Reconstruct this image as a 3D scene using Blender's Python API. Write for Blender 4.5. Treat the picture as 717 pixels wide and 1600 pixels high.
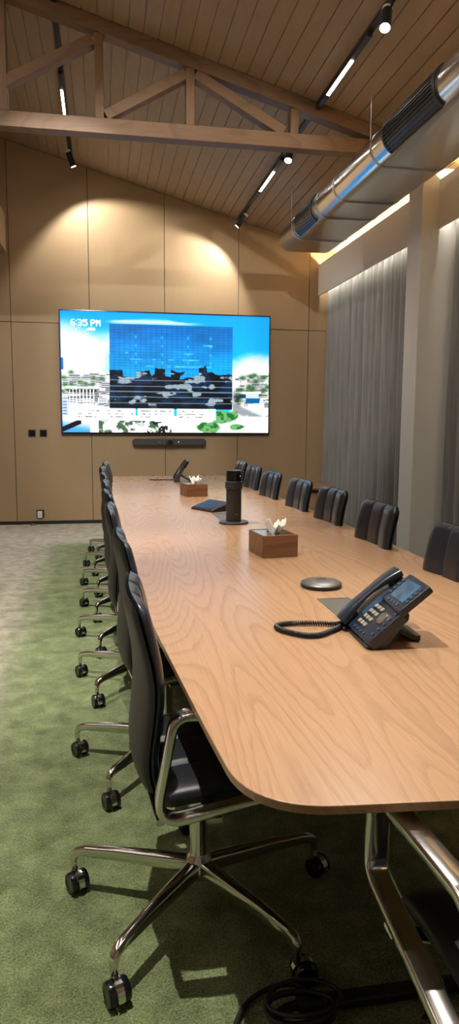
import bpy, bmesh, math, random
import numpy as np
from mathutils import Vector, Matrix
from math import sin, cos, pi, radians as R

random.seed(7)
for o in list(bpy.data.objects): bpy.data.objects.remove(o)
S = bpy.context.scene
COL = S.collection

# ------------------------------------------------------------------ camera, world, light, exposure
def look_matrix(yaw, pitch, roll):
    y, p, r = R(yaw), R(pitch), R(roll)
    fw = Vector((sin(y)*cos(p), cos(y)*cos(p), sin(p)))
    rt = Vector((cos(y), -sin(y), 0)); up = rt.cross(fw)
    rt2 = rt*cos(r) + up*sin(r); up2 = -rt*sin(r) + up*cos(r)
    return Matrix((rt2, up2, -fw)).transposed()
cam = bpy.data.cameras.new('camera'); co = bpy.data.objects.new('camera', cam); COL.objects.link(co)
co.matrix_world = Matrix.Translation((0, 0, 1.4)) @ look_matrix(10.3, -7.42, .37).to_4x4()
cam.sensor_fit = 'VERTICAL'; cam.sensor_height = 24; cam.lens = 24*1108.6/1600; cam.clip_start = .05
S.camera = co
S.view_settings.view_transform = 'Standard'; S.view_settings.look = 'None'
S.view_settings.gamma = 1; S.view_settings.use_curve_mapping = False
S.view_settings.exposure = 0.0
S.cycles.use_denoising = True
S.cycles.max_bounces = 8; S.cycles.diffuse_bounces = 4; S.cycles.glossy_bounces = 5
S.cycles.sample_clamp_indirect = 6
W = bpy.data.worlds.new('world'); S.world = W; W.use_nodes = True
W.node_tree.nodes['Background'].inputs[0].default_value = (.9, .95, 1, 1)
W.node_tree.nodes['Background'].inputs[1].default_value = .0

WARM = (1.0, .80, .56); NEUT = (1.0, .94, .84)
SPOT_W = 330        # watts of one track spotlight
TV_GAIN = 1.12      # emission of a white screen pixel
LED_W = 20          # emission of the linear track lights
COVE = 300           # emission of the cove strip above the pelmets
CURT = 45          # emission of the strip inside the pelmets
def area(name, loc, rot, sx, sy, w, col):
    l = bpy.data.lights.new(name, 'AREA'); l.shape = 'RECTANGLE'; l.size = sx; l.size_y = sy; l.energy = w; l.color = col
    o = bpy.data.objects.new(name, l); COL.objects.link(o); o.location = loc; o.rotation_euler = rot
    return o
# two added soft fill lights, not real fittings, brighten the left hall and table
area('hall_fill_light', (-2.0, 2.6, 4.75), (0, 0, 0), 1.6, 5.0, 110, NEUT)
area('table_fill_light', (.9, 3.2, 4.1), (0, 0, 0), .5, 3.0, 25, NEUT)

# ------------------------------------------------------------------ tagging
def tag(o, label=None, cat=None, group=None, kind=None):
    if label: o['label'] = label
    if cat: o['category'] = cat
    if group: o['group'] = group
    if kind: o['kind'] = kind
    return o
def empty(name, loc=(0, 0, 0), rz=0, label=None, cat=None, group=None):
    o = bpy.data.objects.new(name, None); COL.objects.link(o); o.empty_display_size = .1
    o.location = loc; o.rotation_euler = (0, 0, rz)
    return tag(o, label, cat, group)
def copy_tree(o, parent=None):
    c = o.copy(); COL.objects.link(c)
    if parent: c.parent = parent
    for ch in o.children: copy_tree(ch, c)
    return c

# ------------------------------------------------------------------ materials
def mat(name, col, rough=.5, metal=0, spec=.5, emit=None, es=0, sheen=0, coat=0):
    m = bpy.data.materials.new(name); m.use_nodes = True
    b = m.node_tree.nodes['Principled BSDF']
    b.inputs['Base Color'].default_value = (*col, 1); b.inputs['Roughness'].default_value = rough
    b.inputs['Metallic'].default_value = metal; b.inputs['Specular IOR Level'].default_value = spec
    if emit: b.inputs['Emission Color'].default_value = (*emit, 1); b.inputs['Emission Strength'].default_value = es
    if sheen: b.inputs['Sheen Weight'].default_value = sheen; b.inputs['Sheen Roughness'].default_value = .4
    if coat: b.inputs['Coat Weight'].default_value = coat; b.inputs['Coat Roughness'].default_value = .1
    return m
class N:
    """small node-building helper"""
    def __init__(s, m): s.t = m.node_tree; s.b = s.t.nodes['Principled BSDF']
    def n(s, ty, **k):
        x = s.t.nodes.new(ty)
        for a, v in k.items(): setattr(x, a, v)
        return x
    def l(s, a, b): s.t.links.new(a, b)
    def coord(s): return s.n('ShaderNodeTexCoord').outputs['Object']
    def mapping(s, v, scale=(1, 1, 1), rot=(0, 0, 0), loc=(0, 0, 0)):
        x = s.n('ShaderNodeMapping'); x.inputs['Scale'].default_value = scale; x.inputs['Rotation'].default_value = rot
        x.inputs['Location'].default_value = loc; s.l(v, x.inputs[0]); return x.outputs[0]
    def noise(s, v, scale, detail=3, rough=.5, dist=0):
        x = s.n('ShaderNodeTexNoise'); x.inputs['Scale'].default_value = scale; x.inputs['Detail'].default_value = detail
        x.inputs['Roughness'].default_value = rough; x.inputs['Distortion'].default_value = dist
        s.l(v, x.inputs['Vector']); return x.outputs['Fac']
    def math(s, op, a, b=None, c=None, clamp=False):
        x = s.n('ShaderNodeMath', operation=op, use_clamp=clamp)
        for i, q in enumerate((a, b, c)):
            if q is None: continue
            if isinstance(q, (int, float)): x.inputs[i].default_value = q
            else: s.l(q, x.inputs[i])
        return x.outputs[0]
    def ramp(s, f, stops):
        x = s.n('ShaderNodeValToRGB'); e = x.color_ramp.elements
        while len(e) < len(stops): e.new(.5)
        for q, (p, c) in zip(e, stops): q.position = p; q.color = (*c, 1)
        s.l(f, x.inputs[0]); return x.outputs[0]
    def mix(s, f, a, b, mode='MIX'):
        x = s.n('ShaderNodeMix', data_type='RGBA', blend_type=mode)
        for i, q in ((0, f), (6, a), (7, b)):
            if isinstance(q, (int, float)): x.inputs[i].default_value = q
            elif isinstance(q, tuple): x.inputs[i].default_value = (*q, 1)
            else: s.l(q, x.inputs[i])
        return x.outputs[2]
    def bump(s, h, strength, dist=.01):
        x = s.n('ShaderNodeBump'); x.inputs['Strength'].default_value = strength; x.inputs['Distance'].default_value = dist
        s.l(h, x.inputs['Height']); s.l(x.outputs[0], s.b.inputs['Normal'])
    def sep(s, v):
        x = s.n('ShaderNodeSeparateXYZ'); s.l(v, x.inputs[0]); return x.outputs
    def comb(s, a, b, c):
        x = s.n('ShaderNodeCombineXYZ')
        for i, q in enumerate((a, b, c)):
            if isinstance(q, (int, float)): x.inputs[i].default_value = q
            else: s.l(q, x.inputs[i])
        return x.outputs[0]

def wood(name, base, dark, axis='Y', rough=.4, leaf=.36, rings=15, line=.5, fine=.35, spec=.4, cells=2.6, ratio=.22, thin=False):
    """veneer: cathedral figure from the level lines of a stretched noise, plus fine fibres; grain along axis"""
    m = mat(name, base, rough, spec=spec); g = N(m); v = g.coord(); o = g.sep(v)
    i = {'X': 0, 'Y': 1, 'Z': 2}[axis]; a, b = [k for k in range(3) if k != i]
    across = g.math('ADD', o[a], g.math('MULTIPLY', o[b], .7))
    lf = g.math('FLOOR', g.math('DIVIDE', across, leaf))
    q = g.comb(g.math('MULTIPLY', across, cells), g.math('MULTIPLY', o[i], cells*ratio), g.math('MULTIPLY', lf, 7.31))
    f = g.noise(q, 1.0, 0 if thin else 1.5, .45, .12 if thin else .25)
    if thin: f = g.math('ADD', f, g.math('MULTIPLY_ADD', g.noise(g.comb(g.math('MULTIPLY', across, 30), g.math('MULTIPLY', o[i], 12), 0), 1, 2), .022, -.011))
    r = g.math('FRACT', g.math('MULTIPLY', f, rings))
    ln = g.ramp(r, [(0, (0, 0, 0)), (.5, (.05, .05, .05)), (.86, (.75, .75, .75)), (.93, (0, 0, 0))] if thin else [(0, (0, 0, 0)), (.62, (.08, .08, .08)), (.86, (1, 1, 1)), (.95, (0, 0, 0))])
    fib = g.noise(g.comb(g.math('MULTIPLY', across, 170), g.math('MULTIPLY', o[i], 5), 0), 1, 3, .6)
    tone = g.noise(g.comb(g.math('MULTIPLY', lf, 3.7), g.math('MULTIPLY', o[i], .25), 2), 1, 1)
    c = g.mix(g.math('MULTIPLY', ln, line), base, dark)
    c = g.mix(g.math('MULTIPLY', g.ramp(fib, [(.35, (1, 1, 1)), (.62, (0, 0, 0))]), fine), c, dark)
    c = g.mix(g.math('MULTIPLY_ADD', tone, .15 if thin else .3, -.02), c, tuple(x*.82 for x in base))
    g.l(c, g.b.inputs['Base Color']); g.bump(fib, .05, .002)
    return m
M = {}
M['table'] = wood('table_veneer', (.40, .235, .130), (.17, .088, .046), 'Y', .26, .37, 21, .40, .2, .5, 4.2, .13, True)
M['beam'] = wood('truss_timber', (.21, .118, .06), (.10, .055, .026), 'X', .5, .5, 14, .5, .4)
M['beam_up'] = wood('truss_timber_upright', (.21, .118, .06), (.10, .055, .026), 'Z', .5, .5, 14, .5, .4)
M['ceil'] = wood('ceiling_board', (.40, .295, .195), (.29, .205, .13), 'Y', .55, .1195, 9, .25, .3)
M['panel'] = wood('wall_panel', (.39, .275, .16), (.32, .22, .125), 'Z', .5, .5, 7, .08, .25)
M['box'] = wood('walnut_box', (.19, .085, .042), (.075, .03, .015), 'X', .3, .3, 12, .6, .4)
M['drumwood'] = wood('oak_drum', (.36, .2, .1), (.2, .1, .05), 'X', .4)
M['groove'] = mat('panel_gap', (.025, .018, .012), .8)
M['black'] = mat('black_plastic', (.012, .012, .014), .42)
M['blackgloss'] = mat('black_gloss', (.006, .007, .009), .12)
M['graphite'] = mat('graphite_plastic', (.028, .029, .032), .5)
M['slat'] = mat('grille_slat', (.05, .05, .052), .35, .4)
M['greymetal'] = mat('grey_metal', (.16, .155, .145), .42, .7)
M['chrome'] = mat('polished_aluminium', (.66, .65, .62), .13, 1)
M['steel'] = mat('brushed_steel', (.55, .55, .56), .3, 1)
M['white'] = mat('white_plastic', (.75, .74, .7), .45)
M['paint'] = mat('white_paint', (.74, .73, .71), .75)
M['pelmet'] = mat('pelmet_paint', (.74, .71, .65), .7)
M['dark'] = mat('black_skirting', (.008, .008, .009), .5)
M['key'] = mat('silver_key', (.36, .33, .27), .4, .3)
M['mirror'] = mat('glossy_lid', (.45, .43, .4), .12, 1)
M['tissue'] = mat('tissue_paper', (.85, .83, .78), .9)
M['phone'] = mat('phone_shell', (.014, .020, .032), .28, coat=.3)
M['button'] = mat('phone_button', (.03, .06, .12), .25)
M['lens'] = mat('lamp_lens', (1, 1, 1), .3, emit=(1, .93, .8), es=60)
M['led'] = mat('led_diffuser', (1, 1, 1), .3, emit=(1, .96, .92), es=LED_W)
M['cove'] = mat('cove_led', (1, 1, 1), .3, emit=(1, .74, .38), es=COVE)
M['curtled'] = mat('curtain_led', (1, 1, 1), .3, emit=(1, .90, .74), es=CURT)
M['dot'] = mat('status_light', (1, 1, 1), .3, emit=(1, 1, 1), es=3)
M['gold'] = mat('gold_print', (.3, .22, .1), .4)

def leather(name, col, rough, spec=.6, coat=.2):
    m = mat(name, col, rough, spec=spec, coat=coat); g = N(m); v = g.coord()
    m.node_tree.nodes['Principled BSDF'].inputs['Coat Roughness'].default_value = .28
    g.bump(g.noise(v, 420, 2, .5), .06, .002); return m
M['leather'] = leather('black_leather', (.015, .021, .033), .30)  # navy tint in the colour stands in for the screen's blue reflection
M['shell'] = leather('black_back_shell', (.011, .0108, .0098), .5, .35, 0)
M['seat'] = leather('black_seat_leather', (.011, .013, .017), .42, .4, 0)

m = mat('galvanised_duct', (.68, .66, .62), .3, 1); g = N(m); v = g.coord()
g.l(g.math('MULTIPLY_ADD', g.noise(v, 3, 3), .06, .17), g.b.inputs['Roughness']); M['duct'] = m

m = mat('velvet_curtain', (.125, .125, .125), .85, sheen=.5); g = N(m); v = g.coord()
f = g.noise(g.mapping(v, (40, 40, 2)), 1, 3)
g.l(g.ramp(f, [(.3, (.19, .19, .192)), (.7, (.27, .268, .264))]), g.b.inputs['Base Color'])
g.bump(g.noise(v, 300, 2), .15, .003); M['curtain'] = m

# tufted carpet: beige-grey walkway melting into green under the table
m = mat('carpet', (.1, .14, .06), .95, spec=.1, sheen=.2); g = N(m); v = g.coord(); o = g.sep(v)
big = g.noise(v, 1.6, 3, .6); med = g.noise(v, 9, 4, .7); tuft = g.noise(v, 170, 2, .7); tuft2 = g.noise(v, 75, 2, .6)
edge = g.math('ADD', g.math('MULTIPLY_ADD', big, .25, -.125), g.math('MULTIPLY_ADD', tuft2, .12, -.06))
mx = g.n('ShaderNodeMapRange', interpolation_type='SMOOTHSTEP'); mx.inputs[1].default_value = -.78; mx.inputs[2].default_value = -.36
g.l(g.math('ADD', o[0], edge), mx.inputs[0])
my = g.n('ShaderNodeMapRange', interpolation_type='SMOOTHSTEP'); my.inputs[1].default_value = 8.35; my.inputs[2].default_value = 7.9
g.l(g.math('ADD', o[1], edge), my.inputs[0])
k = g.math('MULTIPLY', mx.outputs[0], my.outputs[0])
green = g.ramp(g.math('ADD', g.math('MULTIPLY', tuft, .6), g.math('MULTIPLY', med, .4)), [(.36, (.055, .074, .028)), (.5, (.17, .215, .092)), (.64, (.33, .39, .19))])
beige = g.ramp(g.math('ADD', g.math('MULTIPLY', tuft2, .35), g.math('MULTIPLY', med, .65)), [(.36, (.24, .215, .165)), (.52, (.42, .385, .31)), (.66, (.58, .54, .45))])
g.l(g.mix(k, beige, green), g.b.inputs['Base Color'])
g.bump(g.math('ADD', tuft, tuft2), .9, .012); M['carpet'] = m

# ------------------------------------------------------------------ mesh helpers
class MB:
    def __init__(s): s.v = []; s.f = []; s.m = []; s.sm = []; s.T = None
    def add(s, vs, fs, mi=0, smooth=False):
        k = len(s.v)
        s.v += [tuple(s.T @ Vector(p)) if s.T else tuple(p) for p in vs]
        s.f += [tuple(i + k for i in f) for f in fs]; s.m += [mi]*len(fs); s.sm += [smooth]*len(fs)
        return s
    def box(s, x0, x1, y0, y1, z0, z1, mi=0):
        return s.add([(x, y, z) for z in (z0, z1) for y in (y0, y1) for x in (x0, x1)],
                     [(0, 2, 3, 1), (4, 5, 7, 6), (0, 1, 5, 4), (2, 6, 7, 3), (0, 4, 6, 2), (1, 3, 7, 5)], mi)
    def prism(s, poly, a, b, axis='Z', mi=0, smooth=False):
        n = len(poly)
        def P(p, t): return (p[0], p[1], t) if axis == 'Z' else (p[0], t, p[1]) if axis == 'Y' else (t, p[0], p[1])
        s.add([P(p, a) for p in poly] + [P(p, b) for p in poly], [(i, (i+1) % n, (i+1) % n + n, i+n) for i in range(n)], mi, smooth)
        return s.add([P(p, a) for p in poly] + [P(p, b) for p in poly], [tuple(range(n))[::-1], tuple(range(n, 2*n))], mi)
    def loft(s, rings, mi=0, smooth=True, closed=False, caps=True):
        n = len(rings[0]); vs = [p for r in rings for p in r]; fs = []; k = len(rings)
        for j in range(k if closed else k-1):
            for i in range(n):
                a, b = j*n, ((j+1) % k)*n
                fs.append((a+i, a+(i+1) % n, b+(i+1) % n, b+i))
        s.add(vs, fs, mi, smooth)
        if caps and not closed:
            s.add(rings[0], [tuple(range(n))[::-1]], mi); s.add(rings[-1], [tuple(range(n))], mi)
        return s
    def lathe(s, prof, c=(0, 0, 0), axis='Z', n=32, mi=0, caps=True):
        rings = []
        for r, t in prof:
            ring = []
            for i in range(n):
                a = 2*pi*i/n; p = (r*cos(a), r*sin(a))
                q = (p[0], p[1], t) if axis == 'Z' else (p[0], t, -p[1]) if axis == 'Y' else (t, p[0], p[1])
                ring.append((q[0]+c[0], q[1]+c[1], q[2]+c[2]))
            rings.append(ring)
        return s.loft(rings, mi, True, False, caps)
    def sweep(s, path, prof, up=(0, 0, 1), closed=False, mi=0, smooth=True, scale=None):
        """profile (list of (side, up)) carried along a path; up is a fixed reference direction"""
        P = [Vector(p) for p in path]; n = len(P); rings = []
        for i in range(n):
            t = (P[(i+1) % n] - P[i-1]) if closed else (P[min(i+1, n-1)] - P[max(i-1, 0)])
            t.normalize(); u = Vector(up); sd = t.cross(u)
            if sd.length < 1e-4: sd = t.cross(Vector((1, 0, 0)))
            sd.normalize(); uu = sd.cross(t)
            k = scale[i] if scale else 1
            if not isinstance(k, tuple): k = (k, k)
            rings.append([tuple(P[i] + sd*(a*k[0]) + uu*(b*k[1])) for a, b in prof])
        return s.loft(rings, mi, smooth, closed)
    def tube(s, path, r, n=10, closed=False, mi=0, up=(0.13, .21, 1)):
        return s.sweep(path, [(r*cos(2*pi*i/n), r*sin(2*pi*i/n)) for i in range(n)], up, closed, mi)
    def build(s, name, mats, parent=None, bevel=0, seg=2, angle=35, sub=0, sharp=None):
        me = bpy.data.meshes.new(name); me.from_pydata(s.v, [], s.f); me.update()
        for x in (mats if isinstance(mats, (list, tuple)) else [mats]): me.materials.append(x)
        me.polygons.foreach_set('material_index', s.m); me.polygons.foreach_set('use_smooth', s.sm)
        bm = bmesh.new(); bm.from_mesh(me); bmesh.ops.remove_doubles(bm, verts=bm.verts, dist=1e-5)
        bmesh.ops.recalc_face_normals(bm, faces=bm.faces)
        if any(s.sm):
            for e in bm.edges:
                if len(e.link_faces) == 2 and e.calc_face_angle(0) > R(sharp or 50): e.smooth = False
        bm.to_mesh(me); bm.free()
        o = bpy.data.objects.new(name, me); COL.objects.link(o)
        if parent: o.parent = parent
        if bevel:
            b = o.modifiers.new('bevel', 'BEVEL'); b.width = bevel; b.segments = seg; b.limit_method = 'ANGLE'; b.angle_limit = R(angle)
        if sub:
            q = o.modifiers.new('sub', 'SUBSURF'); q.levels = q.render_levels = sub
        return o
def rrect(w, h, r, n=4):
    out = []
    for cx, cy, a0 in ((w/2-r, h/2-r, 0), (-w/2+r, h/2-r, 90), (-w/2+r, -h/2+r, 180), (w/2-r, -h/2+r, 270)):
        for i in range(n+1):
            a = R(a0 + 90*i/n); out.append((cx + r*cos(a), cy + r*sin(a)))
    return out
def fillet(pts, rad, n=6, closed=True):
    out = []; k = len(pts); P = [Vector(p) for p in pts]
    for i in range(k):
        r = rad[i] if isinstance(rad, (list, tuple)) else rad
        if not closed and i in (0, k-1): out.append(tuple(P[i])); continue
        a, b, c = P[i-1], P[i], P[(i+1) % k]
        u = (a-b).normalized(); w = (c-b).normalized()
        half = u.angle(w)/2; d = min(r/math.tan(half), (a-b).length*.49, (c-b).length*.49)
        p0, p1 = b+u*d, b+w*d
        for j in range(n+1):
            t = j/n; q = p0*(1-t)**2 + b*(2*t*(1-t)) + p1*t*t
            out.append(tuple(q))
    return out
def smooth_path(pts, n=8, closed=False):
    P = [Vector(p) for p in pts]; k = len(P); out = []
    for i in range(k if closed else k-1):
        g = lambda j: P[j % k] if closed else P[max(0, min(k-1, j))]
        a, b, c, d = g(i-1), g(i), g(i+1), g(i+2)
        for j in range(n):
            t = j/n
            out.append(tuple(.5*((2*b) + (c-a)*t + (2*a-5*b+4*c-d)*t*t + (3*b-a-3*c+d)*t**3)))
    if not closed: out.append(tuple(P[-1]))
    return out

# ================================================================== SETTING
def cz(x): return 4.53 - .272*x             # underside of the roof slope
RIDGE = -2.4; YB = 9.66; YF = -3.0; XR = 3.42; XL = -4.2
def cz2(x): return cz(x) if x >= RIDGE else cz(RIDGE) - .272*(RIDGE - x)
tag(MB().box(XL-.1, XR+.1, YF-.1, YB+.1, -.12, 0).build('floor', M['carpet']), kind='structure')
# ceiling: boards with open grooves, running along the room
prof = []; x = .0295 - .1195*36
while x < XR: 
    if x > XL: prof.append(x)
    x += .1195
pl = [(XL-.1, cz2(XL-.1))]
for x in prof:
    pl += [(x-.0045, cz2(x-.0045)), (x-.0045, cz2(x-.0045)+.011), (x+.0045, cz2(x+.0045)+.011), (x+.0045, cz2(x+.0045))]
pl += [(XR+.1, cz2(XR+.1))]
c_ = MB(); n = len(pl)
c_.add([(a, YF-.1, b) for a, b in pl] + [(a, YB+.1, b) for a, b in pl], [(i, i+1, i+1+n, i+n) for i in range(n-1)])
c_.prism([(XL-.1, cz2(XL)+.02), (RIDGE, cz2(RIDGE)+.02), (XR+.1, cz2(XR)+.02), (XR+.1, cz2(XR)+.14), (RIDGE, cz2(RIDGE)+.14), (XL-.1, cz2(XL)+.14)], YF-.1, YB+.1, 'Y')
tag(c_.build('ceiling', M['ceil']), kind='structure')
# back wall: dark backing and veneered panels with shadow gaps
w = MB().prism([(XL, 0), (XR, 0), (XR, cz2(XR)), (RIDGE, cz2(RIDGE)), (XL, cz2(XL))], YB+.012, YB+.1, 'Y')
wb = tag(w.build('wall_back', M['groove']), kind='structure')
sx = [XL, -3.07, -2.085, -1.10, -.113, .866, 1.858, 2.845, XR]; G = .004
for a, b in zip(sx, sx[1:]):
    for z0, z1 in ((.045, 2.623-G), (2.623+G, 9)):
        a_, b_ = a+G, b-G
        if z1 > 5: poly = [(a_, z0), (b_, z0), (b_, cz2(b_)-.004), (a_, cz2(a_)-.004)]
        else: poly = [(a_, z0), (b_, z0), (b_, z1), (a_, z1)]
        tag(MB().prism(poly, YB, YB+.012, 'Y').build('wall_panel', M['panel'], wb), kind='structure')
tag(MB().box(XL, XR, YB-.004, YB+.011, 0, .042).build('baseboard_back', M['dark']), kind='structure')
tag(MB().box(XR, XR+.1, YF, YB, 0, cz2(XR)).build('wall_right', M['paint']), kind='structure')
tag(MB().box(XL-.1, XL, YF, YB, 0, cz2(XL)).build('wall_left', M['panel']), kind='structure')
tag(MB().prism([(XL, 0), (XR, 0), (XR, cz2(XR)), (RIDGE, cz2(RIDGE)), (XL, cz2(XL))], YF-.1, YF, 'Y').build('wall_front', M['paint']), kind='structure')
# column, pelmets, soffit
tag(MB().box(2.82, XR, 6.13, 6.42, 0, cz2(XR)-.0).build('column', M['paint'], bevel=.004), kind='structure')
for i, (y0, y1) in enumerate(((6.425, YB-.002), (YF+.01, 6.125))):
    p = MB().box(2.97, 2.992, y0, y1, 3.09, 3.50).box(2.992, 3.20, y0, y1, 3.40, 3.42)
    tag(p.build('trim_%d' % (i+1), M['pelmet']), kind='structure')
    l = MB().box(3.05, 3.075, y0+.02, y1-.02, 3.422, 3.437)
    tag(l.build('cove_strip', M['cove']), label='warm cove light strip on top of the %s pelmet' % ('far' if i == 0 else 'near'), cat='light strip')
    l = MB().box(2.992, 3.0, y0+.02, y1-.02, 3.15, 3.163)
    tag(l.build('curtain_strip', M['curtled']), label='light strip hidden inside the %s pelmet above the curtain' % ('far' if i == 0 else 'near'), cat='light strip')
tag(MB().box(-1.75, -1.13, YF+.01, YB-.003, 3.47, 3.93).build('trim_3', M['panel'], bevel=.003), kind='structure')

# ================================================================== ROOF TRUSS
def timber(parent, name, x0, z0, x1, z1, h, y0, y1, m=None, cut=None):
    a, b = Vector((x0, z0)), Vector((x1, z1)); d = (b-a).normalized(); q = Vector((-d.y, d.x))*(h/2)
    poly = [tuple(a-q), tuple(b-q), tuple(b+q), tuple(a+q)]
    return MB().prism(poly, y0, y1, 'Y').build(name, m or M['beam'], parent, bevel=.004)
tr = empty('roof_truss', (0, 6.14, 3.7), 0, 'brown timber roof truss with posts and diagonals under the board ceiling', 'roof truss')
def T(name, x0, z0, x1, z1, h, d=0, m=None):
    return timber(tr, name, x0, z0-3.7, x1, z1-3.7, h, -.06+d, .06-d, m)
T('bottom_chord', -3.6, 3.714, 2.9, 3.714, .118)
sl = -.272
T('top_chord', RIDGE, cz(RIDGE)-.058, 2.72, cz(2.72)-.058, .108)
T('top_chord', XL+.3, cz2(XL+.3)-.058, RIDGE, cz(RIDGE)-.058, .108)
for x in (-.70, .038, .762, 1.637): T('post', x, 3.774, x, cz(x)-.115, .068, .006, M['beam_up'])
T('post', RIDGE, 3.774, RIDGE, cz(RIDGE)-.12, .068, .006, M['beam_up'])
for q in ((-.74, 3.96, -.01, 4.355), (.085, 3.80, .725, 4.165), (.81, 4.17, 1.55, 3.785), (-2.3, 3.80, -.78, 4.58)):
    T('diagonal', *q, .082, .01)

# ================================================================== DUCT
XB, XD, ZB, RD = 2.15, 2.54, 3.288, .134; Y0, Y1 = -1.0, 8.1
def oval(r, n=14):
    z = ZB+RD; out = []
    for i in range(n+1): a = R(90+180*i/n); out.append((XB + r*cos(a), z + r*sin(a)))
    for i in range(n+1): a = R(-90+180*i/n); out.append((XD + r*cos(a), z + r*sin(a)))
    return out
du = empty('air_duct', (0, 0, 0), 0, 'silver flat-oval air duct with black grilles hanging along the right side under the ceiling', 'air duct')
d = MB().loft([[(x, y, z) for x, z in oval(r)] for y, r in ((Y0, RD), (Y1-.02, RD), (Y1-.006, RD-.005), (Y1, RD-.018))])
d.build('casing', M['duct'], du)
def band(y, wd=.012, h=.004):
    MB().loft([[(x, y+t, z) for x, z in oval(RD+q)] for t, q in ((-wd, .0005), (-wd*.6, h), (wd*.6, h), (wd, .0005))]).build('band', M['steel'], du)
for y in (7.55, 6.72, 6.2, 5.33, 3.9, 3.0, 2.0): band(y, .006 if y in (6.2,) else .012)
def grille(y0, y1):
    gr = MB(); z = ZB+RD; a0, a1 = 122, 242; n = 20
    ring = lambda r: [(XB + r*cos(R(a0+(a1-a0)*i/n)), z + r*sin(R(a0+(a1-a0)*i/n))) for i in range(n+1)]
    inn, out = ring(RD+.001), ring(RD+.004); pl = out + inn[::-1]
    gr.prism(pl, y0, y1, 'Y', smooth=False)
    gb = gr.build('grille', M['black'], du)
    fr = MB(); o2 = ring(RD+.012); p2 = o2 + inn[::-1]
    fr.prism(p2, y0-.012, y0+.008, 'Y'); fr.prism(p2, y1-.008, y1+.012, 'Y')
    k = 13
    for i in range(k+1):
        a = R(a0+(a1-a0)*i/k); c, s_ = cos(a), sin(a); t = .004; wv = 1.3 if i in (0, k) else 1
        poly = [(XB+(RD+.002)*c - t*wv*s_, z+(RD+.002)*s_ + t*wv*c), (XB+(RD+.002)*c + t*wv*s_, z+(RD+.002)*s_ - t*wv*c),
                (XB+(RD+.012)*c + t*wv*s_, z+(RD+.012)*s_ - t*wv*c), (XB+(RD+.012)*c - t*wv*s_, z+(RD+.012)*s_ + t*wv*c)]
        fr.prism(poly, y0, y1, 'Y')
    fr.build('grille_slats', M['slat'], gb)
grille(6.88, 7.42); grille(4.30, 5.07); grille(1.7, 2.5)
for y in (7.95, 5.6, 3.4, 1.0):
    for x in (2.12, 2.57):
        MB().lathe([(.004, ZB+RD*2-.01), (.004, cz(x)+.002)], (x, y, 0), n=8).build('hanger_rod', M['steel'], du)

# ================================================================== TRACK LIGHTS
TILT = math.atan(.272)
def track(x, y0, y1, leds, label):
    t = empty('track_light', (x, 0, cz(x)), 0, label, 'track light', 'black lighting tracks on the ceiling'); t.rotation_euler = (0, TILT, 0)
    MB().box(-.02, .02, y0, y1, -.03, -.002).build('track', M['black'], t, bevel=.002)
    for a, b in leds:
        h = MB().box(-.018, .018, a-.33, b+.33, -.062, -.03).build('housing', M['black'], t, bevel=.002)
        MB().box(-.0125, .0125, a, b, -.066, -.0605).build('diffuser', M['led'], h)
LEDR = [(7.60, 8.25), (5.24, 5.80), (2.9, 3.5), (.4, 1.0)]
LEDL = [(7.51, 8.07), (4.9, 5.5), (2.6, 3.2), (.1, .7)]
track(1.845, -1.0, 9.5, LEDR, 'long black track with lit linear lamps on the ceiling beside the silver duct')
track(-.295, -1.0, 9.5, LEDL, 'long black track with lit linear lamps on the left part of the ceiling')
def spot(x, y, target, label, w=1.0, size=50, blend=.5):
    z = cz(x) - .14; p = Vector((x - (.05 if x > 1 else 0), y, z))
    d = (Vector(target) - p).normalized(); q = d.to_track_quat('-Z', 'Y')
    e = empty('track_spotlight', p, 0, label, 'spotlight', 'cylinder spotlights on the ceiling tracks')
    e.rotation_mode = 'QUATERNION'; e.rotation_quaternion = q
    MB().lathe([(.012, .062), (.033, .062), (.034, .058), (.034, -.096), (.032, -.1), (.0305, -.092), (.002, -.09)]).build('lamp_body', M['black'], e)
    MB().lathe([(.004, .092), (.028, .091), (.0335, .084), (.0335, .0625), (.004, .0625)]).build('rear_cap', M['white'], e)
    MB().lathe([(.001, -.0905), (.030, -.0905), (.030, -.0965), (.001, -.099)]).build('lens', M['lens'], e)
    iq = q.inverted(); top = iq @ (Vector((x, y, cz(x)-.028)) - p)
    MB().tube([(0, 0, 0), tuple(top)], .008, 8).build('stem', M['black'], e)
    l = bpy.data.lights.new('lamp', 'SPOT'); l.energy = SPOT_W*w; l.color = NEUT; l.spot_size = R(size); l.spot_blend = blend; l.shadow_soft_size = .025
    lo = bpy.data.objects.new('lamp', l); COL.objects.link(lo); lo.parent = e; lo.location = (0, 0, -.104)
spot(1.845, 9.14, (1.1, 9.36, 3.0), 'black spotlight with white cap at the far end of the right ceiling track', .34, 122, .35)
spot(1.845, 6.84, (.9, 5.2, .74), 'black spotlight shining below the truss on the right ceiling track', .75)
spot(1.845, 4.53, (.9, 2.9, .74), 'brightest spotlight, near the top edge of the photo beside the duct', .62)
spot(-.295, 9.10, (.35, 9.32, 2.7), 'black spotlight with white cap at the far end of the left ceiling track', .46, 122, .35)
spot(-.295, 3.1, (-.3, 9.66, 1.0), 'added fill spotlight on the left ceiling track in front of the truss', 1.5, 34)  # extra unseen spot, added to brighten the back wall
spot(1.845, 2.3, (.9, 1.7, .74), 'added fill spotlight on the right ceiling track above the near half of the table', .55)  # extra unseen spot, added to brighten the near tabletop
spot(-.295, 4.4, (-.7, 5.6, 0), 'added fill spotlight on the left ceiling track above the green carpet', 2.6, 74)  # extra unseen spot, added to lift the carpet on the left
spot(-.295, .6, (1.6, 9.66, 1.4), 'added fill spotlight, out of view near the camera end of the left ceiling track', 2.4, 34)  # extra unseen spot, added as a wash for the wall around the screen
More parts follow.
